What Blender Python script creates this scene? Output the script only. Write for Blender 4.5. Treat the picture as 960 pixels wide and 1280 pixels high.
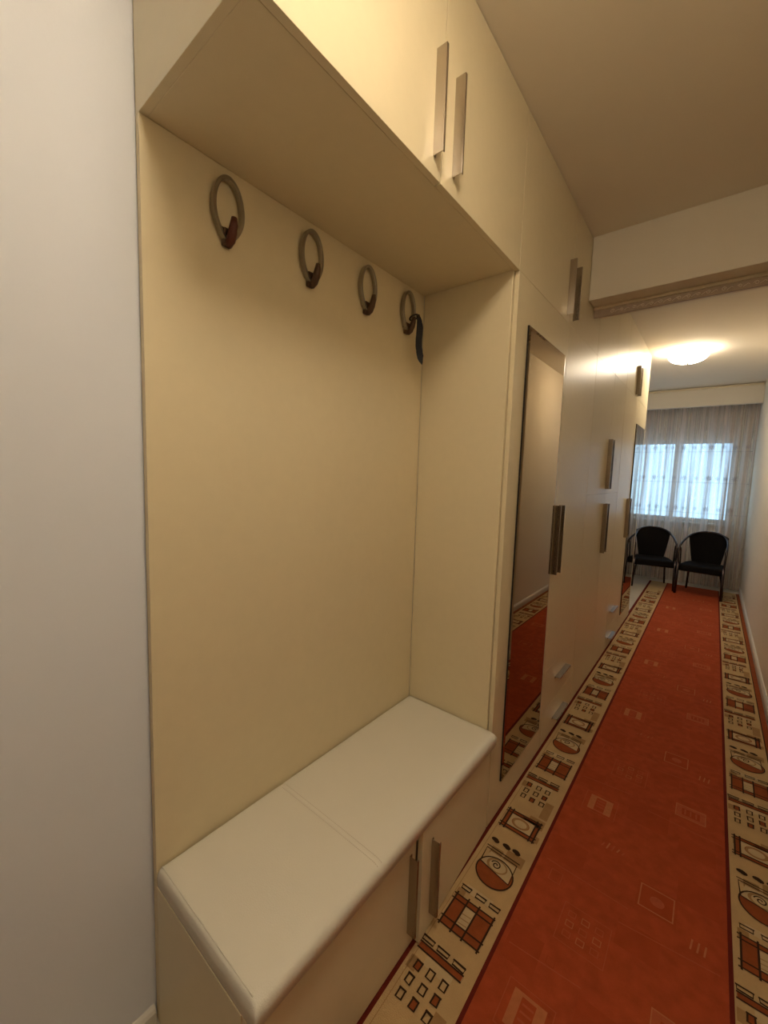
import bpy, bmesh, math, random
from mathutils import Vector, Matrix
random.seed(7)
for o in list(bpy.data.objects): bpy.data.objects.remove(o)
SC = bpy.context.scene
COL = SC.collection
PI = math.pi

# ------------------------------------------------------------------ camera
cam_d = bpy.data.cameras.new('camera'); cam = bpy.data.objects.new('camera', cam_d); COL.objects.link(cam)
F_PX, YAW, PITCH, ROLL = 509.77, -0.6779, -0.0947, 0.0316
cam_d.sensor_fit = 'VERTICAL'; cam_d.sensor_height = 24.0; cam_d.lens = F_PX / 1280 * 24.0
cam_d.clip_start = 0.02
_d = Vector((math.sin(YAW)*math.cos(PITCH), math.cos(YAW)*math.cos(PITCH), math.sin(PITCH)))
_r = _d.cross(Vector((0, 0, 1))).normalized(); _u = _r.cross(_d)
_c, _s = math.cos(ROLL), math.sin(ROLL)
R_, U_ = _c*_r + _s*_u, -_s*_r + _c*_u
cam.matrix_world = Matrix(((R_.x, U_.x, -_d.x, 0.6317), (R_.y, U_.y, -_d.y, 0.0), (R_.z, U_.z, -_d.z, 1.5), (0, 0, 0, 1)))
SC.camera = cam

# ------------------------------------------------------------------ world, exposure
SC.view_settings.view_transform = 'Standard'; SC.view_settings.look = 'None'
SC.view_settings.gamma = 1.0; SC.view_settings.use_curve_mapping = False
SC.view_settings.exposure = 0.60
W = bpy.data.worlds.new('sky'); SC.world = W; W.use_nodes = True
W.node_tree.nodes['Background'].inputs[0].default_value = (0.42, 0.71, 1.0, 1)
W.node_tree.nodes['Background'].inputs[1].default_value = 1.85
NEAR_LAMP = 18.0      # emission strength of the dome above the bench
FAR_LAMP = 22.0       # emission strength of the dome beyond the beam
LAMP_COL = (1.0, 0.87, 0.68)

def area(name, loc, rot, sx, sy, power, col):
    d = bpy.data.lights.new(name, 'AREA'); d.shape = 'RECTANGLE'; d.size = sx; d.size_y = sy
    d.energy = power; d.color = col
    o = bpy.data.objects.new(name, d); COL.objects.link(o); o.location = loc; o.rotation_euler = rot
    return o
# daylight entering by the far window
# (a portal: it emits nothing itself, it only guides the sky's light to the window opening)
area('daylight_far', (0.21, 7.82, 1.53), (-PI/2, 0, 0), 1.26, 1.22, 1, (1, 1, 1)).data.cycles.is_portal = True

# ------------------------------------------------------------------ materials
def mat(name, col, rough=0.5, metal=0.0, bump=0.0, bscale=200.0, var=0.0, vscale=4.0, spec=0.5, coat=0.0, stretch=None):
    m = bpy.data.materials.new(name); m.use_nodes = True
    nt = m.node_tree; b = nt.nodes['Principled BSDF']
    b.inputs['Base Color'].default_value = (*col, 1); b.inputs['Roughness'].default_value = rough
    b.inputs['Metallic'].default_value = metal; b.inputs['Specular IOR Level'].default_value = spec
    if coat: b.inputs['Coat Weight'].default_value = coat; b.inputs['Coat Roughness'].default_value = 0.15
    tc = nt.nodes.new('ShaderNodeTexCoord'); src = tc.outputs['Object']
    if stretch:
        mp = nt.nodes.new('ShaderNodeMapping'); mp.inputs['Scale'].default_value = stretch
        nt.links.new(src, mp.inputs['Vector']); src = mp.outputs[0]
    if var:
        n = nt.nodes.new('ShaderNodeTexNoise'); n.inputs['Scale'].default_value = vscale; n.inputs['Detail'].default_value = 5
        nt.links.new(src, n.inputs['Vector'])
        mx = nt.nodes.new('ShaderNodeMix'); mx.data_type = 'RGBA'
        mx.inputs['A'].default_value = (*[max(0, c*(1-var)) for c in col], 1)
        mx.inputs['B'].default_value = (*[min(1, c*(1+var)) for c in col], 1)
        nt.links.new(n.outputs['Fac'], mx.inputs['Factor']); nt.links.new(mx.outputs['Result'], b.inputs['Base Color'])
    if bump:
        n2 = nt.nodes.new('ShaderNodeTexNoise'); n2.inputs['Scale'].default_value = bscale; n2.inputs['Detail'].default_value = 3
        nt.links.new(src, n2.inputs['Vector'])
        bp = nt.nodes.new('ShaderNodeBump'); bp.inputs['Strength'].default_value = bump; bp.inputs['Distance'].default_value = 0.002
        nt.links.new(n2.outputs['Fac'], bp.inputs['Height']); nt.links.new(bp.outputs[0], b.inputs['Normal'])
    return m

M = {}
M['laminate'] = mat('cream_laminate', (0.76, 0.655, 0.44), 0.33, bump=0.08, bscale=260, var=0.03, vscale=30)
M['laminate_in'] = mat('cream_laminate_matte', (0.76, 0.65, 0.43), 0.5, bump=0.08, bscale=260, var=0.03, vscale=30)
M['wall_white'] = mat('cool_white_paint', (0.76, 0.785, 0.85), 0.85, bump=0.15, bscale=90, var=0.02, vscale=3)
M['wall_cream'] = mat('cream_paint', (0.84, 0.765, 0.63), 0.85, bump=0.15, bscale=120, var=0.02, vscale=3)
M['ceiling'] = mat('ceiling_paint', (0.90, 0.82, 0.68), 0.9, bump=0.1, bscale=120, var=0.02, vscale=3)
M['steel'] = mat('brushed_steel', (0.44, 0.385, 0.325), 0.22, metal=1.0, bump=0.12, bscale=40, stretch=(60, 60, 1))
M['nickel'] = mat('satin_nickel', (0.36, 0.33, 0.28), 0.28, metal=1.0)
M['bronze'] = mat('dark_bronze', (0.10, 0.055, 0.032), 0.45, metal=0.4)
M['redbrown'] = mat('reddish_brown_cap', (0.11, 0.028, 0.014), 0.45, metal=0.2)
M['leather'] = mat('white_leatherette', (0.80, 0.755, 0.645), 0.38, bump=0.35, bscale=420, var=0.02, vscale=8)
M['thread'] = mat('leatherette_seam', (0.58, 0.51, 0.41), 0.7)
M['black'] = mat('black_webbing', (0.006, 0.005, 0.010), 0.6, bump=0.3, bscale=600)
M['tile'] = mat('beige_floor_tile', (0.60, 0.52, 0.40), 0.3, var=0.08, vscale=6)
M['white_trim'] = mat('white_trim', (0.74, 0.69, 0.60), 0.45)
M['white_plastic'] = mat('white_plastic', (0.78, 0.78, 0.76), 0.35)
M['dark_wood'] = mat('dark_brown_wood', (0.075, 0.035, 0.018), 0.4, var=0.3, vscale=12, stretch=(6, 6, 0.6))
M['dark'] = mat('dark_gap', (0.02, 0.014, 0.01), 0.9)
M['wicker'] = mat('black_wicker', (0.006, 0.004, 0.003), 0.8, spec=0.15, bump=0.9, bscale=120, stretch=(1, 1, 3))
M['chairmetal'] = mat('dark_chair_metal', (0.07, 0.05, 0.045), 0.22, metal=0.9)
M['pelmet'] = mat('pelmet_wood', (0.80, 0.68, 0.48), 0.5)
M['pelmet_band'] = mat('pelmet_band', (0.44, 0.33, 0.23), 0.6, var=0.2, vscale=30)
M['pelmet_scroll'] = mat('pelmet_scroll', (0.80, 0.68, 0.52), 0.5)
# carpet
M['c_base'] = mat('carpet_border_beige', (0.56, 0.375, 0.18), 0.95, bump=0.8, bscale=350, var=0.16, vscale=14, spec=0.1)
M['c_red'] = mat('carpet_field_red', (0.41, 0.072, 0.023), 0.95, bump=0.9, bscale=350, var=0.34, vscale=26, spec=0.1)
M['c_dark'] = mat('carpet_dark_red', (0.15, 0.020, 0.012), 0.95, bump=0.8, bscale=350, spec=0.1)
M['c_ink'] = mat('carpet_brown_line', (0.050, 0.025, 0.012), 0.95, bump=0.6, bscale=350, spec=0.1)
M['c_rust'] = mat('carpet_rust', (0.30, 0.075, 0.022), 0.95, bump=0.8, bscale=350, var=0.25, vscale=40, spec=0.1)
M['c_tan'] = mat('carpet_tan', (0.38, 0.22, 0.092), 0.95, bump=0.8, bscale=350, var=0.2, vscale=30, spec=0.1)
M['c_pale'] = mat('carpet_pale', (0.60, 0.44, 0.24), 0.95, bump=0.8, bscale=350, var=0.1, vscale=30, spec=0.1)
M['c_fine'] = mat('carpet_field_line', (0.46, 0.105, 0.040), 0.95, bump=0.8, bscale=350, var=0.2, vscale=60, spec=0.1)
M['c_fine2'] = mat('carpet_field_highlight', (0.50, 0.165, 0.062), 0.95, bump=0.8, bscale=350, var=0.2, vscale=60, spec=0.1)
M['c_shade'] = mat('carpet_field_deep_red', (0.385, 0.065, 0.020), 0.95, bump=0.8, bscale=350, var=0.2, vscale=20, spec=0.1)

mm = bpy.data.materials.new('bronze_tinted_mirror'); mm.use_nodes = True
b = mm.node_tree.nodes['Principled BSDF']; b.inputs['Base Color'].default_value = (0.38, 0.30, 0.195, 1)
b.inputs['Metallic'].default_value = 1; b.inputs['Roughness'].default_value = 0.015; M['mirror'] = mm

def emis(name, col, st):
    m = bpy.data.materials.new(name); m.use_nodes = True
    b = m.node_tree.nodes['Principled BSDF']; b.inputs['Base Color'].default_value = (0.8, 0.78, 0.72, 1)
    b.inputs['Roughness'].default_value = 0.3
    b.inputs['Emission Color'].default_value = (*col, 1); b.inputs['Emission Strength'].default_value = st
    return m

gm = bpy.data.materials.new('window_glass'); gm.use_nodes = True
nt = gm.node_tree; nt.nodes.clear()
o_ = nt.nodes.new('ShaderNodeOutputMaterial'); mx = nt.nodes.new('ShaderNodeMixShader'); mx.inputs[0].default_value = 0.06
tr = nt.nodes.new('ShaderNodeBsdfTransparent'); gl = nt.nodes.new('ShaderNodeBsdfGlossy'); gl.inputs['Roughness'].default_value = 0.02
nt.links.new(tr.outputs[0], mx.inputs[1]); nt.links.new(gl.outputs[0], mx.inputs[2]); nt.links.new(mx.outputs[0], o_.inputs[0])
M['glass'] = gm

def sheer(name, transp, col, tcol):
    m = bpy.data.materials.new(name); m.use_nodes = True
    nt = m.node_tree; nt.nodes.clear()
    o = nt.nodes.new('ShaderNodeOutputMaterial')
    t = nt.nodes.new('ShaderNodeBsdfTransparent'); t.inputs[0].default_value = (*tcol, 1)
    tl = nt.nodes.new('ShaderNodeBsdfTranslucent'); tl.inputs[0].default_value = (*col, 1)
    df = nt.nodes.new('ShaderNodeBsdfDiffuse'); df.inputs[0].default_value = (*col, 1)
    m1 = nt.nodes.new('ShaderNodeMixShader'); m1.inputs[0].default_value = 0.5
    nt.links.new(tl.outputs[0], m1.inputs[1]); nt.links.new(df.outputs[0], m1.inputs[2])
    m2 = nt.nodes.new('ShaderNodeMixShader')
    lw = nt.nodes.new('ShaderNodeLayerWeight'); lw.inputs['Blend'].default_value = 0.35
    # more threads in the line of sight where the cloth turns away
    mr = nt.nodes.new('ShaderNodeMapRange'); mr.inputs['To Min'].default_value = 1-transp; mr.inputs['To Max'].default_value = min(1, 1-transp+0.45)
    nt.links.new(lw.outputs['Facing'], mr.inputs['Value'])
    # light streaks between gathers, put into the cloth as strips of noisy transparency
    tc = nt.nodes.new('ShaderNodeTexCoord'); mp = nt.nodes.new('ShaderNodeMapping'); mp.inputs['Scale'].default_value = (26, 1, 0.35)
    nz = nt.nodes.new('ShaderNodeTexNoise'); nz.inputs['Scale'].default_value = 1.0; nz.inputs['Detail'].default_value = 4
    nt.links.new(tc.outputs['Object'], mp.inputs['Vector']); nt.links.new(mp.outputs[0], nz.inputs['Vector'])
    m3 = nt.nodes.new('ShaderNodeMapRange'); m3.inputs['From Min'].default_value = 0.35; m3.inputs['From Max'].default_value = 0.65
    m3.inputs['To Min'].default_value = -0.46; m3.inputs['To Max'].default_value = 0.34
    nt.links.new(nz.outputs['Fac'], m3.inputs['Value'])
    ad = nt.nodes.new('ShaderNodeMath'); ad.operation = 'ADD'; ad.use_clamp = True
    nt.links.new(mr.outputs[0], ad.inputs[0]); nt.links.new(m3.outputs[0], ad.inputs[1])
    nt.links.new(ad.outputs[0], m2.inputs[0])
    nt.links.new(t.outputs[0], m2.inputs[1]); nt.links.new(m1.outputs[0], m2.inputs[2]); nt.links.new(m2.outputs[0], o.inputs[0])
    return m
M['sheer'] = sheer('sheer_voile', 0.42, (0.66, 0.54, 0.46), (0.95, 0.95, 0.95))
M['sheer_thread'] = sheer('voile_embroidery', 0.34, (0.46, 0.37, 0.36), (0.8, 0.8, 0.8))

# ------------------------------------------------------------------ mesh helpers
class MB:
    def __init__(s): s.v = []; s.f = []; s.m = []; s.mats = []
    def mi(s, m):
        if m is None: m = 0
        if isinstance(m, str):
            if m not in s.mats: s.mats.append(m)
            return s.mats.index(m)
        return m
    def add(s, vs, fs, m=None):
        b = len(s.v); s.v += [tuple(v) for v in vs]; k = s.mi(m)
        for f in fs: s.f.append([b+i for i in f]); s.m.append(k)
        return s
    def box(s, x0, x1, y0, y1, z0, z1, m=None):
        vs = [(x, y, z) for x in (x0, x1) for y in (y0, y1) for z in (z0, z1)]
        return s.add(vs, [(0, 1, 3, 2), (4, 6, 7, 5), (0, 4, 5, 1), (2, 3, 7, 6), (0, 2, 6, 4), (1, 5, 7, 3)], m)
    def tube(s, pts, r, n=10, m=None, rz=None, cap=True):
        # swept tube; r scalar or list; rz optional vertical squash ratio
        pts = [Vector(p) for p in pts]; k = len(pts); vs = []; up = None
        for i, p in enumerate(pts):
            t = (pts[min(i+1, k-1)] - pts[max(i-1, 0)]).normalized()
            if up is None:
                up = Vector((0, 0, 1)) if abs(t.z) < 0.9 else Vector((1, 0, 0))
            a = t.cross(up).normalized(); b2 = a.cross(t).normalized(); up = b2
            rr = r[i] if isinstance(r, (list, tuple)) else r
            for j in range(n):
                th = 2*PI*j/n
                vs.append(p + a*math.cos(th)*rr + b2*math.sin(th)*rr*(rz or 1))
        fs = [(i*n+j, i*n+(j+1) % n, (i+1)*n+(j+1) % n, (i+1)*n+j) for i in range(k-1) for j in range(n)]
        if cap: fs += [tuple(range(n))[::-1], tuple((k-1)*n+j for j in range(n))]
        return s.add(vs, fs, m)
    def lathe(s, prof, c, n=40, m=None):
        vs = [(c[0]+r*math.cos(2*PI*j/n), c[1]+r*math.sin(2*PI*j/n), c[2]+z) for r, z in prof for j in range(n)]
        fs = [(i*n+j, i*n+(j+1) % n, (i+1)*n+(j+1) % n, (i+1)*n+j) for i in range(len(prof)-1) for j in range(n)]
        return s.add(vs, fs, m)
    def build(s, name, m=None, parent=None, bevel=0.0, smooth=False, seg=2, origin=None):
        me = bpy.data.meshes.new(name)
        org = Vector(origin) if origin else Vector((0, 0, 0))
        me.from_pydata([tuple(Vector(v)-org) for v in s.v], [], s.f)
        if s.mats:
            for q in s.mats: me.materials.append(M[q])
            for p, k in zip(me.polygons, s.m): p.material_index = k
        else: me.materials.append(M[m])
        me.validate()
        bm = bmesh.new(); bm.from_mesh(me); bmesh.ops.recalc_face_normals(bm, faces=bm.faces); bm.to_mesh(me); bm.free()
        if smooth:
            for p in me.polygons: p.use_smooth = True
        o = bpy.data.objects.new(name, me); COL.objects.link(o); o.location = org
        if parent:
            o.parent = parent; o.location = org - Vector(parent.get('org', (0, 0, 0)))
        if bevel:
            md = o.modifiers.new('bevel', 'BEVEL'); md.width = bevel; md.segments = seg; md.limit_method = 'ANGLE'; md.angle_limit = 0.6
            md.harden_normals = False
        return o
def box(*a): return MB().box(*a)
def tag(o, label=None, cat=None, group=None, kind=None):
    if label: o['label'] = label
    if cat: o['category'] = cat
    if group: o['group'] = group
    if kind: o['kind'] = kind
    return o
ORG = {}
def thing(name, label, cat, loc=(0, 0, 0), group=None):
    o = bpy.data.objects.new(name, None); COL.objects.link(o); o.location = loc; o.empty_display_size = 0.1
    return tag(o, label, cat, group)
def part(mb, name, m, parent, **k):
    """build in world coordinates, then express under the parent (parents sit unrotated while building)"""
    o = mb.build(name, m, None, **k); o.parent = parent
    w = Vector((0, 0, 0)); p = parent
    while p: w += p.location; p = p.parent
    o.location = o.location - w
    return o
def struct(mb, name, m, **k): return tag(mb.build(name, m, **k), kind='structure')
def copy_tree(o, parent=None):
    c = o.copy(); COL.objects.link(c); c.parent = parent
    for ch in [x for x in bpy.data.objects if x.parent == o and x.name in COL.objects]: copy_tree(ch, c)
    return c

# ------------------------------------------------------------------ room shell
H = 2.824; XL = -0.438; XR = 1.030; YB = -1.70; YF = 7.66; D = 0.4142
Y0 = 0.4005
struct(box(XL-0.12, XR+0.12, YB-0.12, YF+0.16, -0.12, 0.0), 'floor', 'tile')
struct(box(XL-0.12, XR+0.12, YB-0.12, YF+0.16, H, H+0.12), 'ceiling', 'ceiling')
struct(box(XL-0.12, XL, YB, YF, 0, H), 'wall_left', 'wall_white')
struct(box(XR, XR+0.12, YB, YF, 0, H), 'wall_right', 'wall_cream')
def holed(y0, y1, x0, x1, z0, z1, hx0, hx1, hz0, hz1):
    mb = MB(); mb.box(x0, hx0, y0, y1, z0, z1); mb.box(hx1, x1, y0, y1, z0, z1)
    mb.box(hx0, hx1, y0, y1, z0, hz0); mb.box(hx0, hx1, y0, y1, hz1, z1); return mb
WX0, WX1, WZ0, WZ1 = -0.42, 0.84, 0.92, 2.14
struct(holed(YF, YF+0.14, XL, XR, 0, H, WX0, WX1, WZ0, WZ1), 'wall_front', 'wall_cream')
struct(box(XL, XR, YB-0.12, YB, 0, H), 'wall_back', 'wall_cream')
dm = MB(); dm.box(-0.20, 0.80, YB+0.002, YB+0.030, 0.005, 2.08); 
for (a, b2, c, e) in ((-0.08, 0.24, 0.15, 0.95), (0.36, 0.68, 0.15, 0.95), (-0.08, 0.24, 1.10, 1.95), (0.36, 0.68, 1.10, 1.95)): dm.box(a, b2, YB+0.030, YB+0.040, c, e)
d1 = struct(dm, 'added_dark_door', 'dark_wood', bevel=0.004)  # unseen door, added behind the camera to darken what the handles reflect
kb = MB(); kb.tube([(0.74, YB+0.031, 1.02), (0.74, YB+0.08, 1.02), (0.62, YB+0.085, 1.02)], 0.009, 10); part(kb, 'added_door_handle', 'nickel', d1, smooth=True)
def window(name, x0, x1, z0, z1, y0, y1, mull):
    mb = MB(); t = 0.055
    mb.box(x0, x1, y0, y1, z0, z0+t); mb.box(x0, x1, y0, y1, z1-t, z1)
    mb.box(x0, x0+t, y0, y1, z0+t, z1-t); mb.box(x1-t, x1, y0, y1, z0+t, z1-t)
    for m_ in mull: mb.box(m_-0.028, m_+0.028, y0, y1, z0+t, z1-t)
    o = struct(mb, name, 'white_plastic', bevel=0.004)
    g = box(x0+t*0.5, x1-t*0.5, (y0+y1)/2-0.003, (y0+y1)/2+0.003, z0+t*0.5, z1-t*0.5)
    part(g, 'window_glass', 'glass', o)
    return o
w1 = window('window_1', WX0, WX1, WZ0, WZ1, YF+0.05, YF+0.11, [0.14])
part(MB().box(WX0-0.03, WX1+0.03, YF-0.07, YF+0.05, WZ0-0.03, WZ0), 'window_sill', 'white_trim', w1, bevel=0.004)
# beam across the corridor, lintel before the curtain, baseboards
struct(box(0.0015, XR, 2.540, 2.835, 2.490, H), 'trim_1', 'wall_cream', bevel=0.003)
struct(box(XL, XR, 7.25, 7.33, 2.565, H), 'trim_2', 'wall_cream', bevel=0.003)
def baseboard(name, xw, sgn, y0, y1, hs=1.0):
    prof = [(0, 0), (0.016, 0), (0.016, 0.050), (0.011, 0.062), (0.004, 0.070), (0, 0.070)]
    vs = [(xw+sgn*p, y, z*hs) for y in (y0, y1) for p, z in prof]; n = len(prof)
    fs = [(i, (i+1) % n, n+(i+1) % n, n+i) for i in range(n)] + [tuple(range(n)), tuple(range(n, 2*n))]
    struct(MB().add(vs, fs), name, 'white_trim')
baseboard('baseboard_right', XR, -1, YB, YF)
baseboard('baseboard_left', XL, 1, YB, Y0-0.005, 0.6)

# ------------------------------------------------------------------ handles
def handle_v(y, z0, z1, parent, x=0.0, d=0.030):
    """upright angle-profile pull: plate standing off the door with a narrow foot flange"""
    mb = MB(); t = 0.0022
    mb.box(x, x+d, y, y+t, z0, z1)
    mb.box(x, x+t, y+t, y+0.012, z0, z1)
    mb.box(x+d-t, x+d, y+t, y+0.009, z0, z1)
    return part(mb, 'handle', 'steel', parent, bevel=0.0006)
def handle_h(y0, y1, z, parent, x=0.0, d=0.030):
    mb = MB(); t = 0.0022
    mb.box(x, x+d, y0, y1, z-t, z)
    mb.box(x, x+t, y0, y1, z-0.012, z-t)
    mb.box(x+d-t, x+d, y0, y1, z-0.010, z-t)
    return part(mb, 'handle', 'steel', parent, bevel=0.0006)
DT = 0.018; G = 0.0018; GZ = 0.0006
def door(name, y0, y1, z0, z1, parent, label=None):
    o = part(box(-DT, 0, y0+G, y1-G, z0+GZ, z1-GZ), name, 'laminate', parent, bevel=0.0007)
    if label: o['label'] = label
    return o
def mirror(y0, y1, z0, z1, parent):
    # bevelled sheet of mirror with dark rim glued to the door
    bv = 0.014; t = 0.009; x = 0.0006
    a = [(x+t-0.0022, y0, z0), (x+t-0.0022, y1, z0), (x+t-0.0022, y1, z1), (x+t-0.0022, y0, z1)]
    c = [(x+t, y0+bv, z0+bv), (x+t, y1-bv, z0+bv), (x+t, y1-bv, z1-bv), (x+t, y0+bv, z1-bv)]
    b_ = [(x, y0, z0), (x, y1, z0), (x, y1, z1), (x, y0, z1)]
    mb = MB(); mb.add(a+c, [(4, 5, 6, 7), (0, 1, 5, 4), (1, 2, 6, 5), (2, 3, 7, 6), (3, 0, 4, 7)], 'mirror')
    mb.add(a+b_, [(0, 1, 5, 4), (1, 2, 6, 5), (2, 3, 7, 6), (3, 0, 4, 7), (4, 5, 6, 7)], 'dark')
    o = part(mb, 'mirror', 'mirror', parent); o['label'] = 'tall bevelled mirror'
    return o
def carcass(y0, y1, z0, z1, name, parent, x0=-0.414, x1=-0.0195, m='laminate', t=0.018, shelves=()):
    """closed carcass of panels: two sides, top, bottom, back, shelves"""
    mb = MB()
    mb.box(x0, x1, y0, y0+t, z0, z1); mb.box(x0, x1, y1-t, y1, z0, z1)
    mb.box(x0, x1, y0+t, y1-t, z0, z0+t); mb.box(x0, x1, y0+t, y1-t, z1-t, z1)
    mb.box(x0, x0+0.006, y0+t, y1-t, z0+t, z1-t)
    for s in shelves: mb.box(x0+0.006, x1, y0+t, y1-t, s, s+t)
    return part(mb, name, m, parent, bevel=0.001)

ZS = 2.270; YN = 1.5330; HC = H-0.002
# ---- overhead cabinet above the coat niche
t = thing('overhead_cabinet', 'cream two-door overhead cabinet above the coat hooks and cushioned bench', 'cabinet', (-0.2, 0.97, ZS))
carcass(Y0, YN-0.001, ZS, HC, 'body', t, x0=-D-0.018)
for (a, b2, hy) in ((Y0, 0.979, 0.938), (0.979, YN+0.012, 1.035)):
    dr = door('door', a, b2, ZS-0.002, HC, t); handle_v(hy, 2.314, 2.563, dr)
# ---- back board of the niche
bb = box(-D-0.018, -D, Y0, YN-0.001, 0.0, ZS-0.001).build('backboard', 'laminate_in', bevel=0.0008)
tag(bb, 'tall plain cream board behind the bench carrying four ring hooks', 'wall panel')
# ---- bench base cabinet
ZB = 0.405
t = thing('bench_cabinet', 'low cream two-door cabinet under the white cushion', 'cabinet', (-0.2, 0.97, 0))
mb = MB(); x0, x1 = -D+0.0005, -0.0195; tt = 0.018; y1 = YN-0.001
mb.box(x0, x1, Y0, Y0+tt, 0, ZB-0.001); mb.box(x0, x1, y1-tt, y1, 0, ZB-0.001); mb.box(x0, x1, Y0+tt, y1-tt, ZB-0.019, ZB-0.001)
mb.box(x0, x1, Y0+tt, y1-tt, 0.03, 0.048); mb.box(x0, x0+0.006, Y0+tt, y1-tt, 0.048, ZB-0.019); mb.box(x1-0.05, x1-0.034, Y0+tt, y1-tt, 0, 0.03)
part(mb, 'body', 'laminate', t, bevel=0.001)
JB = 1.000
dr = door('door', Y0, JB, 0.012, ZB-0.004, t); handle_v(0.963, 0.070, 0.333, dr)
# right door stands slightly ajar, hinged at the wardrobe side
mb = box(-DT, 0, -(YN+0.010-JB)+G, -G, 0.012+G, ZB-0.004-G)
dr = mb.build('door', 'laminate', bevel=0.0012); dr.parent = t
dr.location = Vector((0.0, YN+0.010, 0)) - t.location
dr['label'] = 'right door, slightly ajar'
mb = MB(); yy = 1.058-(YN+0.010)
mb.box(0, 0.030, yy, yy+0.0022, 0.070, 0.333); mb.box(0, 0.0022, yy+0.0022, yy+0.012, 0.070, 0.333); mb.box(0.0278, 0.030, yy+0.0022, yy+0.009, 0.070, 0.333)
hd = mb.build('handle', 'steel', bevel=0.0006); hd.parent = dr
dr.rotation_euler = (0, 0, math.radians(2.3))

# ---- cushion
def cushion():
    X0, X1, Ya, Yb, Za, Zb = -D+0.003, 0.030, Y0+0.001, YN-0.003, ZB+0.0005, 0.460
    nx, ny = 26, 60
    def h(u, v):  # top height with rounded front/left/right edges and gentle crown
        e = lambda d, r: 1-(1-min(d/r, 1))**2.2
        dx1 = (1-u)*(X1-X0); dy0 = v*(Yb-Ya); dy1 = (1-v)*(Yb-Ya); dx0 = u*(X1-X0)
        k = min(e(dx1, 0.035)**0.5, 1)*min(e(dy0, 0.010)**0.5, 1)*min(e(dy1, 0.010)**0.5, 1)*min(e(dx0, 0.010)**0.5, 1)
        z = 0.62 + 0.38*k
        y = Ya+v*(Yb-Ya)
        seam = 0.035*math.exp(-((y-SEAM)/0.006)**2)
        return z - seam + 0.03*math.sin(PI*u)*math.sin(PI*min(1, max(0, v)))
    us = [0, .006, .015, .03] + [0.03+0.87*i/16 for i in range(1, 17)] + [.92, .94, .955, .97, .98, .99, 1]
    vs_ = [0, .002, .005, .009, .02] + [0.02+i*0.96/60 for i in range(1, 61)] + [.991, .995, .998, 1]
    vs_ += [(SEAM+d-Ya)/(Yb-Ya) for d in (-.008, -.004, 0, .004, .008)]; vs_.sort()
    NV = len(vs_); P = []
    for u in us:
        for v in vs_: P.append((X0+u*(X1-X0), Ya+v*(Yb-Ya), Za+(Zb-Za)*h(u, v)))
    n = len(P); mb = MB()
    for u in us:
        for v in vs_: P.append((min(X0+u*(X1-X0), X1-0.004), Ya+v*(Yb-Ya), Za))
    f = []
    for i in range(len(us)-1):
        for j in range(NV-1):
            a = i*NV+j; f += [(a, a+NV, a+NV+1, a+1), (n+a, n+a+1, n+a+NV+1, n+a+NV)]
    L = len(us)-1
    for j in range(NV-1): f += [(j, j+1, n+j+1, n+j), (L*NV+j, n+L*NV+j, n+L*NV+j+1, L*NV+j+1)]
    for i in range(L): f += [(i*NV, n+i*NV, n+(i+1)*NV, (i+1)*NV), (i*NV+NV-1, (i+1)*NV+NV-1, n+(i+1)*NV+NV-1, n+i*NV+NV-1)]
    mb.add(P, f)
    o = mb.build('bench_cushion', 'leather', smooth=True)
    tag(o, 'long white leatherette seat cushion on the low bench cabinet', 'cushion')
    # stitching
    st = MB()
    def zat(x, y): return Za+(Zb-Za)*h((x-X0)/(X1-X0), (y-Ya)/(Yb-Ya))
    for off in (-0.008, 0.008):
        x = X0+0.02
        while x < X1-0.012:
            z = zat(x, SEAM+off); st.tube([(x, SEAM+off, z), (x+0.0035, SEAM+off, zat(x+0.0035, SEAM+off))], 0.0007, 5); x += 0.0055
    part(st, 'stitching', 'thread', o)
    st = MB(); pts = [(X0+0.006+(X1-X0-0.03)*i/30, Ya+0.010, zat(X0+0.006+(X1-X0-0.03)*i/30, Ya+0.010)+0.0004) for i in range(31)]
    st.tube(pts, 0.0016, 6)
    part(st, 'piping', 'leather', o, smooth=True)
SEAM = 0.790
cushion()

# ------------------------------------------------------------------ wardrobes
def wardrobe(label, y0, y1):
    t = thing('wardrobe', label, 'wardrobe', (-0.2, (y0+y1)/2, 0), 'built-in wardrobes along the left side')
    mb = MB(); x0, x1, tt = -0.414, -0.0195, 0.018
    mb.box(x0, x1, y0, y0+tt, 0, HC); mb.box(x0, x1, y1-tt, y1, 0, HC)
    mb.box(x0, x1, y0+tt, y1-tt, 0.03, 0.048); mb.box(x0, x1, y0+tt, y1-tt, HC-tt, HC); mb.box(x0, x0+0.006, y0+tt, y1-tt, 0.048, HC-tt)
    mb.box(x0, x1, y0+tt, y1-tt, ZS-0.01, ZS+0.008); mb.box(x0, x1, y0+tt, y1-tt, 1.39, 1.408)
    mb.box(-0.06, -0.044, y0+tt, y1-tt, 0, 0.03)
    part(mb, 'body', 'laminate', t, bevel=0.001)
    return t
Z1 = 0.014
# near wardrobe
t = wardrobe('cream wardrobe beside the bench, tall mirror on its left door', YN, 2.845)
ya, yj, yb = YN+0.012, 2.215, 2.845
dr = door('door', ya, yj, Z1, ZS, t, 'tall door faced with a mirror'); mirror(1.660, 2.163, 0.158, 2.104, dr); handle_v(2.192, 1.000, 1.362, dr)
dr = door('door', yj, yb, 0.448, ZS, t); handle_v(2.262, 1.000, 1.362, dr)
dr = door('drawer', yj, yb, 0.208, 0.448, t); handle_h(2.42, 2.65, 0.350, dr)
dr = door('drawer', yj, yb, Z1, 0.208, t); handle_h(2.42, 2.65, 0.098, dr)
dr = door('door', ya, yj, ZS, HC, t); handle_v(2.160, 2.300, 2.555, dr)
dr = door('door', yj, yb, ZS, HC, t); handle_v(2.262, 2.300, 2.555, dr)
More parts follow.
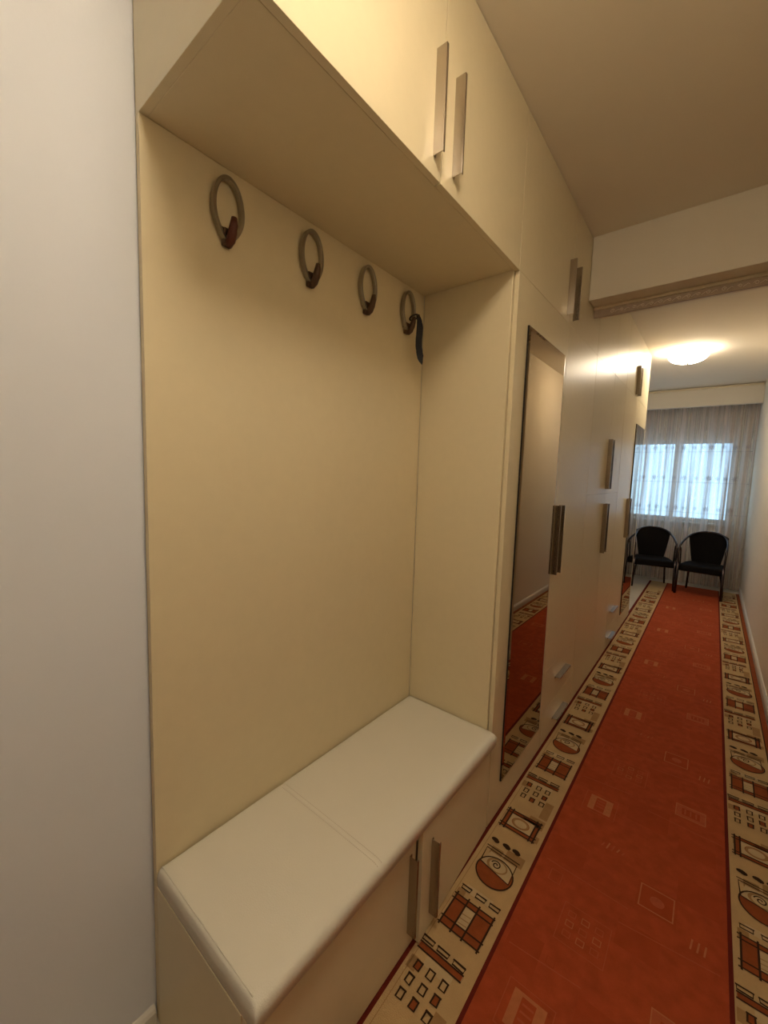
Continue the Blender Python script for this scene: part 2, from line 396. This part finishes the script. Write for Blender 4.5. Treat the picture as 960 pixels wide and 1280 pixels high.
# middle wardrobe
t = wardrobe('cream wardrobe beyond the beam with doors split at mid height', 2.847, 3.915)
ya, yj, yb = 2.847, 3.435, 3.915
for (a, b2, hy) in ((ya, yj, 3.385), (yj, yb, 3.452)):
    dr = door('door', a, b2, Z1, 1.402, t); handle_v(hy, 0.955, 1.325, dr)
    dr = door('door', a, b2, 1.402, ZS, t); handle_v(hy, 1.435, 1.800, dr)
    dr = door('door', a, b2, ZS, HC, t)
# far wardrobe
t = wardrobe('farthest cream wardrobe with narrow mirror door near the chairs', 3.917, 5.215)
ya, yj, yb = 3.917, 4.485, 5.215
dr = door('door', ya, yj, 0.437, ZS, t); handle_v(4.415, 0.965, 1.335, dr)
dr = door('drawer', ya, yj, 0.205, 0.437, t); handle_h(4.02, 4.25, 0.345, dr)
dr = door('drawer', ya, yj, Z1, 0.205, t); handle_h(4.02, 4.25, 0.098, dr)
dr = door('door', yj, yb, Z1, ZS, t, 'tall door faced with a mirror'); mirror(4.575, 5.115, 0.165, 2.045, dr); handle_v(4.505, 0.965, 1.335, dr)
dr = door('door', ya, yj, ZS, HC, t); handle_v(4.400, 2.290, 2.545, dr)
dr = door('door', yj, yb, ZS, HC, t); handle_v(4.505, 2.290, 2.545, dr)

# ------------------------------------------------------------------ coat hooks
def hook(y, capm, label):
    r = thing('coat_hook', label, 'coat hook', (-D, y, 2.083), 'ring coat hooks on the cream board')
    # teardrop ring, flat band, standing off the board
    n = 48; zc, a, h = 0.078, 0.0395, 0.075
    def P(k, off):
        th = -PI/2 + 2*PI*k/n
        c, s = math.cos(th), math.sin(th)
        w = (a+off)*(1.0 if s > 0 else (1-0.30*(-s)**2.2))
        return (w*c, zc + (h+off)*s)
    mb = MB(); vs = []; xo = 0.006
    for k in range(n):
        for (off, x) in ((-0.0050, xo), (0.0050, xo), (0.0050, xo+0.0140), (0.0038, xo+0.0152), (-0.0038, xo+0.0152), (-0.0050, xo+0.0140)):
            yy, zz = P(k, off); vs.append((x, yy, zz))
    q = 6
    fs = [(k*q+i, k*q+(i+1) % q, ((k+1) % n)*q+(i+1) % q, ((k+1) % n)*q+i) for k in range(n) for i in range(q)]
    mb.add(vs, fs); o = mb.build('ring', 'nickel', bevel=0); o.parent = r
    # boss that carries the ring
    mb = MB(); mb.box(0, 0.016, -0.013, 0.013, -0.010, 0.034); mb.box(0.0, 0.010, -0.020, 0.020, 0.012, 0.036)
    o = mb.build('mounting_plate', 'bronze', bevel=0.004); o.parent = r
    # tongue rising outwards from the point of the drop
    mb = MB(); pts = [(0.014, 0, -0.008), (0.026, 0.0, 0.000), (0.035, 0, 0.016), (0.041, 0, 0.034), (0.043, 0, 0.050)]
    mb.tube(pts, [0.0095, 0.0115, 0.0115, 0.0100, 0.0070], 12); o = mb.build('tongue', capm, smooth=True); o.parent = r
    return r
hook(0.603, 'redbrown', 'ring coat hook nearest the white wall, with reddish brown tongue')
hook(0.885, 'bronze', 'nickel ring coat hook second from the white wall')
hook(1.150, 'bronze', 'nickel ring coat hook third from the white wall')
hook(1.400, 'bronze', 'ring coat hook by the niche corner, holding a black strap')
# strap hanging from the last hook
mb = MB(); n = 26; vs = []; XS = -D+0.058
ux = [0, 4.6, 6.2, 5.8, 5.0, 5.2, 7.5, 11.0, 15.0]
for i in range(n):
    s = i/(n-1); z = 2.142-0.195*s
    q = s*(len(ux)-1); k = min(int(q), len(ux)-2); fr = q-k; fr = fr*fr*(3-2*fr)
    off = ((1-fr)*ux[k]+fr*ux[k+1])*0.00235
    w = (0.007+0.0062*min(1, s*4)) if s < 0.8 else 0.0132*(1-((s-0.8)/0.2)**1.5*0.95)
    cx_, cy_ = XS+0.80*off*0.55, 1.398+0.60*off+0.006
    for (a, e) in ((-w, -0.0012), (w, -0.0012), (w, 0.0012), (-w, 0.0012)): vs.append((cx_+0.80*a-0.6*e, cy_+0.60*a+0.8*e, z+0.5*a*(s > 0.8)))
fs = [(i*4+j, i*4+(j+1) % 4, (i+1)*4+(j+1) % 4, (i+1)*4+j) for i in range(n-1) for j in range(4)] + [(0, 1, 2, 3), ((n-1)*4, (n-1)*4+1, (n-1)*4+2, (n-1)*4+3)]
mb.add(vs, fs)
pts = [(-D+0.042+0.0175*math.cos(th), 1.400+0.0155*math.sin(th), 2.132+0.007*math.cos(th)) for th in [2*PI*i/20 for i in range(21)]]
mb.tube(pts, 0.0032, 8)
st = mb.build('strap', 'black', smooth=False)
tag(st, 'short wavy black strap hanging from the hook beside the niche corner', 'strap')

# ------------------------------------------------------------------ curtain pelmet under the beam
t = thing('curtain_pelmet', 'patterned brown curtain rail pelmet under the ceiling beam', 'curtain rail', (0.5, 2.70, 2.49))
X0p, X1p = 0.004, XR-0.002
part(box(X0p, X1p, 2.672, 2.800, 2.472, 2.4895), 'rail', 'pelmet', t, bevel=0.002)
part(MB().box(X0p, X1p, 2.650, 2.672, 2.474, 2.4895), 'lip', 'pelmet', t, bevel=0.003)
bd = part(box(X0p, X1p, 2.662, 2.6715, 2.434, 2.4735), 'band', 'pelmet_band', t, bevel=0.001)
mb = MB(); x = 0.10
while x < X1p-0.05:
    n = 16; k = random.choice([1, 1, -1]); rr = random.uniform(0.008, 0.0115)
    pts = [(x+k*rr*(1-i/n*0.75)*math.cos(i*0.55), 2.6612, 2.4535+rr*(1-i/n*0.75)*math.sin(i*0.55)) for i in range(n)]
    mb.tube(pts, 0.0013, 5)
    mb.tube([(x+0.012, 2.6612, 2.446), (x+0.020, 2.6612, 2.452), (x+0.030, 2.6612, 2.458), (x+0.036, 2.6612, 2.452)], 0.0012, 5)
    x += random.choice([0.040, 0.046, 0.060])
part(mb, 'scrollwork', 'pelmet_scroll', bd, smooth=True)
# thin curtain track at the top of the far lintel
t = thing('curtain_track', 'thin cream curtain track along the lintel top above the sheer curtain', 'curtain rail', (0.3, 7.24, 2.8))
part(MB().box(XL+0.01, XR-0.03, 7.222, 7.249, 2.795, 2.815), 'rail', 'pelmet', t, bevel=0.002)
part(MB().box(XR-0.03, XR-0.012, 7.216, 7.249, 2.788, 2.820), 'end_cap', 'pelmet', t, bevel=0.003)

# ------------------------------------------------------------------ ceiling lamps
def lamp(x, y, st, label, rad=0.19, drop=0.0, dep=0.070):
    M['dome%d' % int(y*10)] = emis('lit_frosted_glass_%d' % int(y*10), LAMP_COL, st)
    t = thing('ceiling_lamp', label, 'ceiling lamp', (x, y, H))
    mb = MB(); mb.lathe([(0.001, -0.002), (rad*0.72, -0.002), (rad*0.74, -0.012-drop), (rad*0.70, -0.018-drop), (0.001, -0.018-drop)], (x, y, H), 40)
    part(mb, 'base', 'white_plastic', t, smooth=False)
    pr = [(rad*math.cos(a)**0.8 if a < PI/2-0.01 else 0.004, -0.020-drop-dep*math.sin(a)) for a in [PI/2*i/14 for i in range(15)]]
    pr = [(rad-0.006, -0.014-drop)] + pr
    mb = MB(); mb.lathe(pr, (x, y, H), 48)
    part(mb, 'glass_dome', 'dome%d' % int(y*10), t, smooth=True)
    q = -0.018-drop-dep
    mb = MB(); mb.lathe([(0.001, q), (0.014, q-0.001), (0.015, q-0.006), (0.006, q-0.010), (0.008, q-0.017), (0.001, q-0.022)], (x, y, H), 20)
    part(mb, 'finial', 'nickel', t, smooth=True)
lamp(0.315, 5.22, FAR_LAMP, 'lit frosted dome ceiling lamp beyond the beam', 0.172, 0.012, 0.085)
lamp(0.52, 0.35, NEAR_LAMP, 'lit frosted dome ceiling lamp over the bench end of the corridor', 0.19, 0.04)

# ------------------------------------------------------------------ sheer curtain
def curtain():
    x0, x1, z0, z1 = XL+0.02, XR-0.015, 0.03, H-0.005
    nx, nz = 360, 40; rnd = random.Random(3)
    ph = [(rnd.uniform(18, 36)*2, rnd.uniform(0, 6.3), rnd.uniform(0.3, 1)) for _ in range(6)]
    def yy(x, z):
        u = x + 0.018*(z1-z)*math.sin(x*7+1)
        s = sum(a*math.sin(f*u+p) for f, p, a in ph)/2.2
        return 7.430 + 0.042*s*(0.75+0.25*(z1-z)/z1)
    mb = MB(); vs = []
    for i in range(nx+1):
        x = x0+(x1-x0)*i/nx
        for j in range(nz+1):
            z = z0+(z1-z0)*j/nz; vs.append((x, yy(x, z), z))
    fs = [(i*(nz+1)+j, (i+1)*(nz+1)+j, (i+1)*(nz+1)+j+1, i*(nz+1)+j+1) for i in range(nx) for j in range(nz)]
    mb.add(vs, fs, 'sheer')
    for z in (2.01, 1.57, 1.13):
        x = x0+0.05; 
        while x < x1-0.05:
            r0 = 0.034 if int((x-x0)*10) % 3 else 0.045
            for k in range(8):
                a = k*PI/4+0.2
                def q(rr, aa): X = x+rr*math.cos(aa); Z = z+rr*math.sin(aa); return (X, yy(X, Z)-0.002, Z)
                mb.add([q(0.006, a-0.4), q(r0*0.55, a-0.22), q(r0, a), q(r0*0.55, a+0.22), q(0.006, a+0.4)], [(0, 1, 2, 3, 4)], 'sheer_thread')
            x += rnd.uniform(0.085, 0.15)
        for i in range(120):
            xa = x0+0.02+(x1-x0-0.04)*i/120; xb = x0+0.02+(x1-x0-0.04)*(i+1)/120
            for dz in (-0.062, ):
                w = 0.003
                mb.add([(xa, yy(xa, z+dz)-0.002, z+dz-w), (xb, yy(xb, z+dz)-0.002, z+dz-w), (xb, yy(xb, z+dz)-0.002, z+dz+w), (xa, yy(xa, z+dz)-0.002, z+dz+w)], [(0, 1, 2, 3)], 'sheer_thread')
    o = mb.build('sheer_curtain', smooth=True)
    tag(o, 'pleated sheer white curtain with flowered bands over the window', 'curtain')
curtain()

# ------------------------------------------------------------------ carpet
def carpet():
    mb = MB(); ZT = 0.0080; Ya, Yb = -1.45, 7.30
    xa, xb = -0.015, 1.012
    mb.box(xa, xb, Ya, Yb, 0.0005, ZT, 'c_base')
    lay = 0.00035
    rn = random.Random(11)
    def poly(pts, m, L): mb.add([(x, y, ZT+lay*L) for x, y in pts], [tuple(range(len(pts)))], m)
    def rect(x0, x1, y0, y1, m, L): poly([(x0, y0), (x1, y0), (x1, y1), (x0, y1)], m, L)
    def stroke(pts, w, m, L, closed=False):
        n = len(pts); rng = range(n if closed else n-1)
        P = [Vector(p) for p in pts]; vs = []
        for i in range(n):
            a = P[(i-1) % n] if (closed or i > 0) else P[i]; b_ = P[(i+1) % n] if (closed or i < n-1) else P[i]
            t = (b_-a); t = t.normalized() if t.length > 0 else Vector((1, 0)); nn = Vector((-t.y, t.x))*w*(0.62 if m == 'c_ink' else 0.5)
            vs += [(P[i].x+nn.x, P[i].y+nn.y, ZT+lay*L), (P[i].x-nn.x, P[i].y-nn.y, ZT+lay*L)]
        mb.add(vs, [(2*i, 2*i+1, 2*((i+1) % n)+1, 2*((i+1) % n)) for i in rng], m)
    def line(x0, y0, x1, y1, w, m, L): stroke([(x0, y0), (x1, y1)], w, m, L)
    def ell(cx, cy, rx, ry, n=28, a0=0, a1=2*PI): return [(cx+rx*math.cos(a0+(a1-a0)*i/n), cy+ry*math.sin(a0+(a1-a0)*i/n)) for i in range(n+(0 if abs(a1-a0-2*PI) < 1e-6 else 1))]
    rr = lambda s: rn.uniform(-s, s)
    # field, stripes
    rect(0.211, 0.790, Ya, Yb, 'c_red', 1)
    for x in (0.204, 0.790): rect(x, x+0.012, Ya, Yb, 'c_dark', 2)
    rect(xa, 0.011, Ya, Yb, 'c_dark', 1); line(0.026, Ya, 0.026, Yb, 0.002, 'c_tan', 1)
    rect(0.984, xb, Ya, Yb, 'c_rust', 1); rect(0.980, 0.985, Ya, Yb, 'c_ink', 2)
    PER = 0.963
    def cell(x, y, m='c_ink', w=0.009, h=0.013, fill=None):
        if fill: rect(x-w, x+w, y-h, y+h, fill, 3)
        pts = [(x-w+rr(.001), y-h+rr(.001)), (x+w+rr(.001), y-h+rr(.0015)), (x+w+rr(.001), y+h), (x-w+rr(.001), y+h+rr(.0015))]
        stroke(pts, 0.0045, m, 4, True); line(x-w-0.003, y+h*.9, x+w+0.003, y+h*.9+rr(.002), 0.004, m, 5)
    def tile(ox, oy):
        # ox: border's left edge (beige from ox+.017 to ox+.20); oy: tile start
        X = lambda v: ox+v
        # tan patches of the ground
        for (a, b_, c, d) in ((.03, .075, .755, .80), (.12, .185, .775, .83), (.055, .10, .54, .58), (.11, .18, .55, .60), (.15, .185, .84, .95), (.03, .06, .30, .34), (.13, .19, .70, .735), (.02, .05, .02, .06)):
            rect(X(a), X(b_), oy+c, oy+d, 'c_tan', 1)
        for (a, b_, c, d) in ((.06, .15, .055, .09), (.10, .17, .78, .80), (.05, .15, .34, .37)): rect(X(a), X(b_), oy+c, oy+d, 'c_pale', 2)
        # nine small squares (centre .913)
        for i in range(3):
            for j in range(3):
                cell(X(.051+.043*i)+rr(.002), oy-0.045+.045*j+0.002*i+rr(.002), fill=('c_rust' if (i+j*2) % 3 == 1 else None))
        # long bar with dashes above
        rect(X(.022), X(.170), oy+.088, oy+.106, 'c_rust', 2); stroke([(X(.020), oy+.086), (X(.172), oy+.088), (X(.172), oy+.108), (X(.020), oy+.106)], .004, 'c_ink', 4, True)
        for x in (.040, .092, .148): cell(X(x), oy+.121, w=.019, h=.007)
        # framed H (1.108 .. 1.225)
        a, b_ = .195, .318
        rect(X(.035), X(.078), oy+a, oy+b_-.004, 'c_rust', 2); rect(X(.118), X(.174), oy+a, oy+b_-.004, 'c_rust', 2)
        rect(X(.078), X(.118), oy+a, oy+a+.025, 'c_rust', 2); rect(X(.078), X(.118), oy+b_-.022, oy+b_-.004, 'c_rust', 2)
        rect(X(.080), X(.117), oy+a+.028, oy+b_-.025, 'c_pale', 2)
        for yv in (a+.035, a+.052, a+.069): line(X(.083), oy+yv, X(.115), oy+yv+.003, .003, 'c_tan', 3)
        for yv in (a, a+.025, b_-.022, b_-.003): line(X(.028), oy+yv+rr(.002), X(.180), oy+yv+rr(.002), .0042, 'c_ink', 4)
        for xv in (.036, .079, .119, .173): line(X(xv), oy+a-.010, X(xv+.002), oy+b_+.006, .0046, 'c_ink', 5)
        # three dashes
        for x in (.055, .110, .161): cell(X(x), oy+.351, w=.017, h=.0075)
        # circle with square and spiral (centre 1.39)
        cy = oy+.482
        poly(ell(X(.107), cy-.010, .066, .062), 'c_rust', 2)
        poly([(X(.044), cy+.004), (X(.060), cy+.068), (X(.160), cy+.062), (X(.163), cy-.018)], 'c_pale', 3)
        poly(ell(X(.104), cy+.022, .040, .030), 'c_tan', 4); poly(ell(X(.106), cy+.022, .032, .024), 'c_pale', 5)
        stroke(ell(X(.107), cy-.010, .068, .064), .0042, 'c_ink', 6, True)
        stroke([(X(.044), cy+.004), (X(.040), cy+.075), (X(.163), cy+.070), (X(.166), cy-.022), (X(.044), cy+.004)], .0038, 'c_ink', 7)
        line(X(.035), cy+.088, X(.170), cy+.083, .0035, 'c_ink', 6)
        stroke([(X(.100)+(.003+.0165*k/22)*math.cos(k*.42), cy+.022+(.003+.0165*k/22)*math.sin(k*.42)) for k in range(23)], .0036, 'c_ink', 8)
        # three dots
        for x in (.050, .097, .137):
            poly(ell(X(x), oy+.611, .015, .010, 10), 'c_ink', 3); poly(ell(X(x+.008), oy+.606, .012, .010, 8), 'c_ink', 4)
        # framed square with disc (1.611 .. 1.718)
        a, b_ = .697, .806
        rect(X(.034), X(.172), oy+a, oy+b_, 'c_rust', 2); rect(X(.052), X(.156), oy+a+.018, oy+b_-.018, 'c_pale', 3)
        poly(ell(X(.103), oy+(a+b_)/2, .036, .027), 'c_tan', 4); poly(ell(X(.103), oy+(a+b_)/2, .026, .019), 'c_pale', 5)
        for yv in (a, a+.017, b_-.017, b_): line(X(.026), oy+yv+rr(.002), X(.180), oy+yv+rr(.002), .0046, 'c_ink', 6)
        for xv in (.035, .052, .156, .172): line(X(xv), oy+a-.009, X(xv+.001), oy+b_+.009, .0048, 'c_ink', 7)
        stroke(ell(X(.103), oy+(a+b_)/2, .036, .027), .002, 'c_rust', 6, True)
    y = 0.913-3*PER
    k = 0
    while True:
        oy = y+k*PER; k += 1
        if oy > Yb+0.2: break
        for ox, off in ((0.0, 0.0), (0.786, 0.497)):
            o2 = oy+off
            if o2-0.06 < Ya or o2+0.83 > Yb: continue
            tile(ox, o2)
        if oy-0.06 < Ya or oy+PER > Yb+.1: continue
        # faint figures woven in the field
        A = lambda v: oy+(v-0.913)
        def frame(x0, x1, y0, y1, m, w=.006, L=3):
            stroke([(x0, y0), (x1, y0), (x1, y1), (x0, y1)], w, m, L, True)
        if A(1.72) < Yb:
            rect(.535, .655, A(1.603), A(1.722), 'c_shade', 2); frame(.545, .645, A(1.615), A(1.712), 'c_fine2'); poly(ell(.597, A(1.663), .022, .020), 'c_fine', 3); stroke(ell(.597, A(1.663), .025, .023), .003, 'c_shade', 4, True)
        for i in range(3):
            for j in range(3):
                frame(.375+.042*i-.011, .375+.042*i+.011, A(1.345)+.038*j-.010, A(1.345)+.038*j+.010, 'c_fine2' if (i+j) % 2 else 'c_fine', .0035)
        frame(.345, .490, A(1.31), A(1.455), 'c_fine', .003, 2)
        rect(.300, .325, A(1.00), A(1.10), 'c_fine2', 2); rect(.365, .392, A(1.00), A(1.10), 'c_fine2', 2); rect(.325, .365, A(1.00), A(1.008), 'c_fine', 2); rect(.325, .365, A(1.09), A(1.10), 'c_fine2', 2)
        for yy_ in (1.03, 1.05, 1.07): rect(.330, .362, A(yy_), A(yy_+.006), 'c_fine', 3)
        frame(.280, .410, A(.985), A(1.115), 'c_fine', .003, 3)
        rect(.618, .725, A(1.222), A(1.305), 'c_fine', 2); rect(.640, .705, A(1.24), A(1.287), 'c_shade', 3); frame(.618, .725, A(1.222), A(1.305), 'c_fine2', .005, 4)
        for xx in (.652, .672, .692): rect(xx-.003, xx+.003, A(1.245), A(1.283), 'c_fine', 4)
        for q in range(5): stroke([(.395+.018*q, A(1.79)+rr(.008)), (.402+.018*q, A(1.81)+rr(.01))], .005, 'c_fine2' if q % 2 else 'c_fine', 3)
        for q in range(3): stroke([(.695+.018*q, A(1.56)), (.700+.018*q, A(1.60))], .005, 'c_fine2', 3)
        frame(.270, .310, A(1.50), A(1.55), 'c_fine', .003)
        for (x0, x1, y0, y1) in ((.23, .33, 1.15, 1.27), (.45, .60, 1.05, 1.2), (.65, .77, 1.72, 1.84), (.50, .62, 1.42, 1.52), (.24, .36, 1.60, 1.72), (.64, .76, 1.0, 1.08)):
            rect(x0, x1, A(y0), A(y1), 'c_shade', 2)
        line(.24, A(1.58), .52, A(1.57), .003, 'c_fine', 3); line(.50, A(1.50), .77, A(1.53), .003, 'c_fine', 3); line(.24, A(1.20), .45, A(1.22), .003, 'c_fine', 3); line(.52, A(1.16), .78, A(1.15), .003, 'c_fine', 3)
        for q in range(3): frame(.27+.045*q-.012, .27+.045*q+.012, A(1.23)-.012, A(1.23)+.012, 'c_shade', .004, 3)
    o = mb.build('carpet_runner', 'c_red')
    tag(o, 'long red carpet runner with beige patterned borders along the corridor floor', 'carpet')
carpet()

# ------------------------------------------------------------------ chairs
def make_chair(label):
    r = thing('armchair', label, 'armchair', (0, 0, 0), 'dark armchairs under the window')
    # local frame: front faces -y, origin on the floor under the seat centre
    def p(mb, n, m, **k): o = mb.build(n, m, **k); o.parent = r; return o
    hw = 0.235; yf = -0.225; yr = 0.20
    # seat: padded wicker slab with rounded front
    mb = MB(); n = 14; top = []; 
    out = []
    for i in range(n+1): a = PI+PI*i/n; out.append((hw*math.copysign(abs(math.cos(a))**0.45, math.cos(a)), yf+0.05-0.06*abs(math.sin(a))**0.8))
    out += [(hw*0.93, 0.10), (hw*0.80, 0.21), (-hw*0.80, 0.21), (-hw*0.93, 0.10)]
    k = len(out); zs = [(0.97, 0.325), (1, 0.335), (1, 0.385), (0.96, 0.400), (0.80, 0.407)]
    vs = [(x*s, y*s, z) for s, z in zs for x, y in out]
    fs = [(l*k+i, l*k+(i+1) % k, (l+1)*k+(i+1) % k, (l+1)*k+i) for l in range(len(zs)-1) for i in range(k)] + [tuple(range(k))[::-1], tuple((len(zs)-1)*k+i for i in range(k))]
    mb.add(vs, fs); p(mb, 'seat', 'wicker', bevel=0.004)
    # backrest: curved trapezoid, wide at the top, narrow at the seat
    mb = MB(); nu, nv = 16, 10; vs = []
    for side in (0, 1):
        for j in range(nv+1):
            v = j/nv; z = 0.385+0.405*v; half = 0.150+0.065*v**0.8
            for i in range(nu+1):
                u = -1+2*i/nu; x = half*u
                y = 0.200+0.055*v-0.085*u*u*(0.5+0.5*v) + (0.014 if side else -0.006)
                zz = z + (0.032*(1-u*u)*v if v > 0.5 else 0) - 0.02*(abs(u)**4)*v
                vs.append((x, y, zz))
    S = (nu+1)*(nv+1); f = []
    for j in range(nv):
        for i in range(nu):
            a = j*(nu+1)+i; f += [(a, a+1, a+nu+2, a+nu+1), (S+a, S+a+nu+1, S+a+nu+2, S+a+1)]
    for i in range(nu): f += [(i, S+i, S+i+1, i+1), (nv*(nu+1)+i, nv*(nu+1)+i+1, S+nv*(nu+1)+i+1, S+nv*(nu+1)+i)]
    for j in range(nv): a = j*(nu+1); f += [(a, a+nu+1, S+a+nu+1, S+a), (a+nu, S+a+nu, S+a+2*nu+1, a+2*nu+1)]
    mb.add(vs, f); p(mb, 'backrest', 'wicker', smooth=False, bevel=0.003)
    # arm hoop: from front leg top, up, around behind the back
    R = 0.0125
    pts = [(-hw-0.005, yf+0.01, 0.40), (-hw-0.012, yf+0.02, 0.55), (-hw-0.012, yf+0.055, 0.625), (-hw-0.008, yf+0.12, 0.665), (-hw+0.004, -0.02, 0.705), (-hw+0.025, 0.08, 0.745), (-0.165, 0.170, 0.788), (-0.085, 0.235, 0.815), (0, 0.258, 0.822)]
    pts = pts + [(-x, y, z) for x, y, z in pts[-2::-1]]
    def smooth(P, n=4):
        P = [Vector(q) for q in P]; o = []
        for i in range(len(P)-1):
            p0, p1, p2, p3 = P[max(i-1, 0)], P[i], P[i+1], P[min(i+2, len(P)-1)]
            for t_ in range(n):
                t2 = t_/n; o.append(0.5*((2*p1)+(p2-p0)*t2+(2*p0-5*p1+4*p2-p3)*t2**2+(3*p1-p0-3*p2+p3)*t2**3))
        return o+[P[-1]]
    mb = MB(); mb.tube(smooth(pts), R, 10); p(mb, 'arm_rail', 'chairmetal', smooth=True)
    for s in (-1, 1):   # inner arm braces
        mb = MB(); mb.tube(smooth([(s*(hw-0.002), yf+0.10, 0.36), (s*(hw-0.0), yf+0.09, 0.50), (s*(hw+0.0), yf+0.075, 0.60), (s*(hw+0.006), yf+0.06, 0.628)]), 0.009, 8); p(mb, 'arm_brace', 'chairmetal', smooth=True)
    for s in (-1, 1):
        mb = MB(); mb.tube([(s*(hw+0.005), yf+0.01, 0.42), (s*(hw+0.006), yf+0.005, 0.2), (s*(hw+0.010), yf-0.005, 0.002)], 0.0165, 10); p(mb, 'leg', 'chairmetal', smooth=True)
    for s in (-1, 1):
        mb = MB(); mb.tube(smooth([(s*0.165, 0.06, 0.33), (s*0.180, 0.15, 0.22), (s*0.200, 0.225, 0.006)]), 0.0125, 10); p(mb, 'leg', 'chairmetal', smooth=True)
    mb = MB(); q = [(-hw+0.01, yf+0.02), (hw-0.01, yf+0.02), (hw*0.74, 0.19), (-hw*0.74, 0.19)]
    mb.tube([(x, y, 0.322) for x, y in q+q[:1]], 0.010, 8); p(mb, 'seat_frame', 'chairmetal', smooth=True)
    return r
c1 = make_chair('dark wicker armchair on the right, next to the bare wall')
c2 = copy_tree(c1); c2['label'] = 'dark wicker armchair on the left, partly hidden behind the mirror wardrobe'
c1.location = (0.602, 6.900, 0.0115); c1.rotation_euler = (0, 0, math.radians(-8))
c2.location = (0.020, 6.960, 0.0115); c2.rotation_euler = (0, 0, math.radians(12))
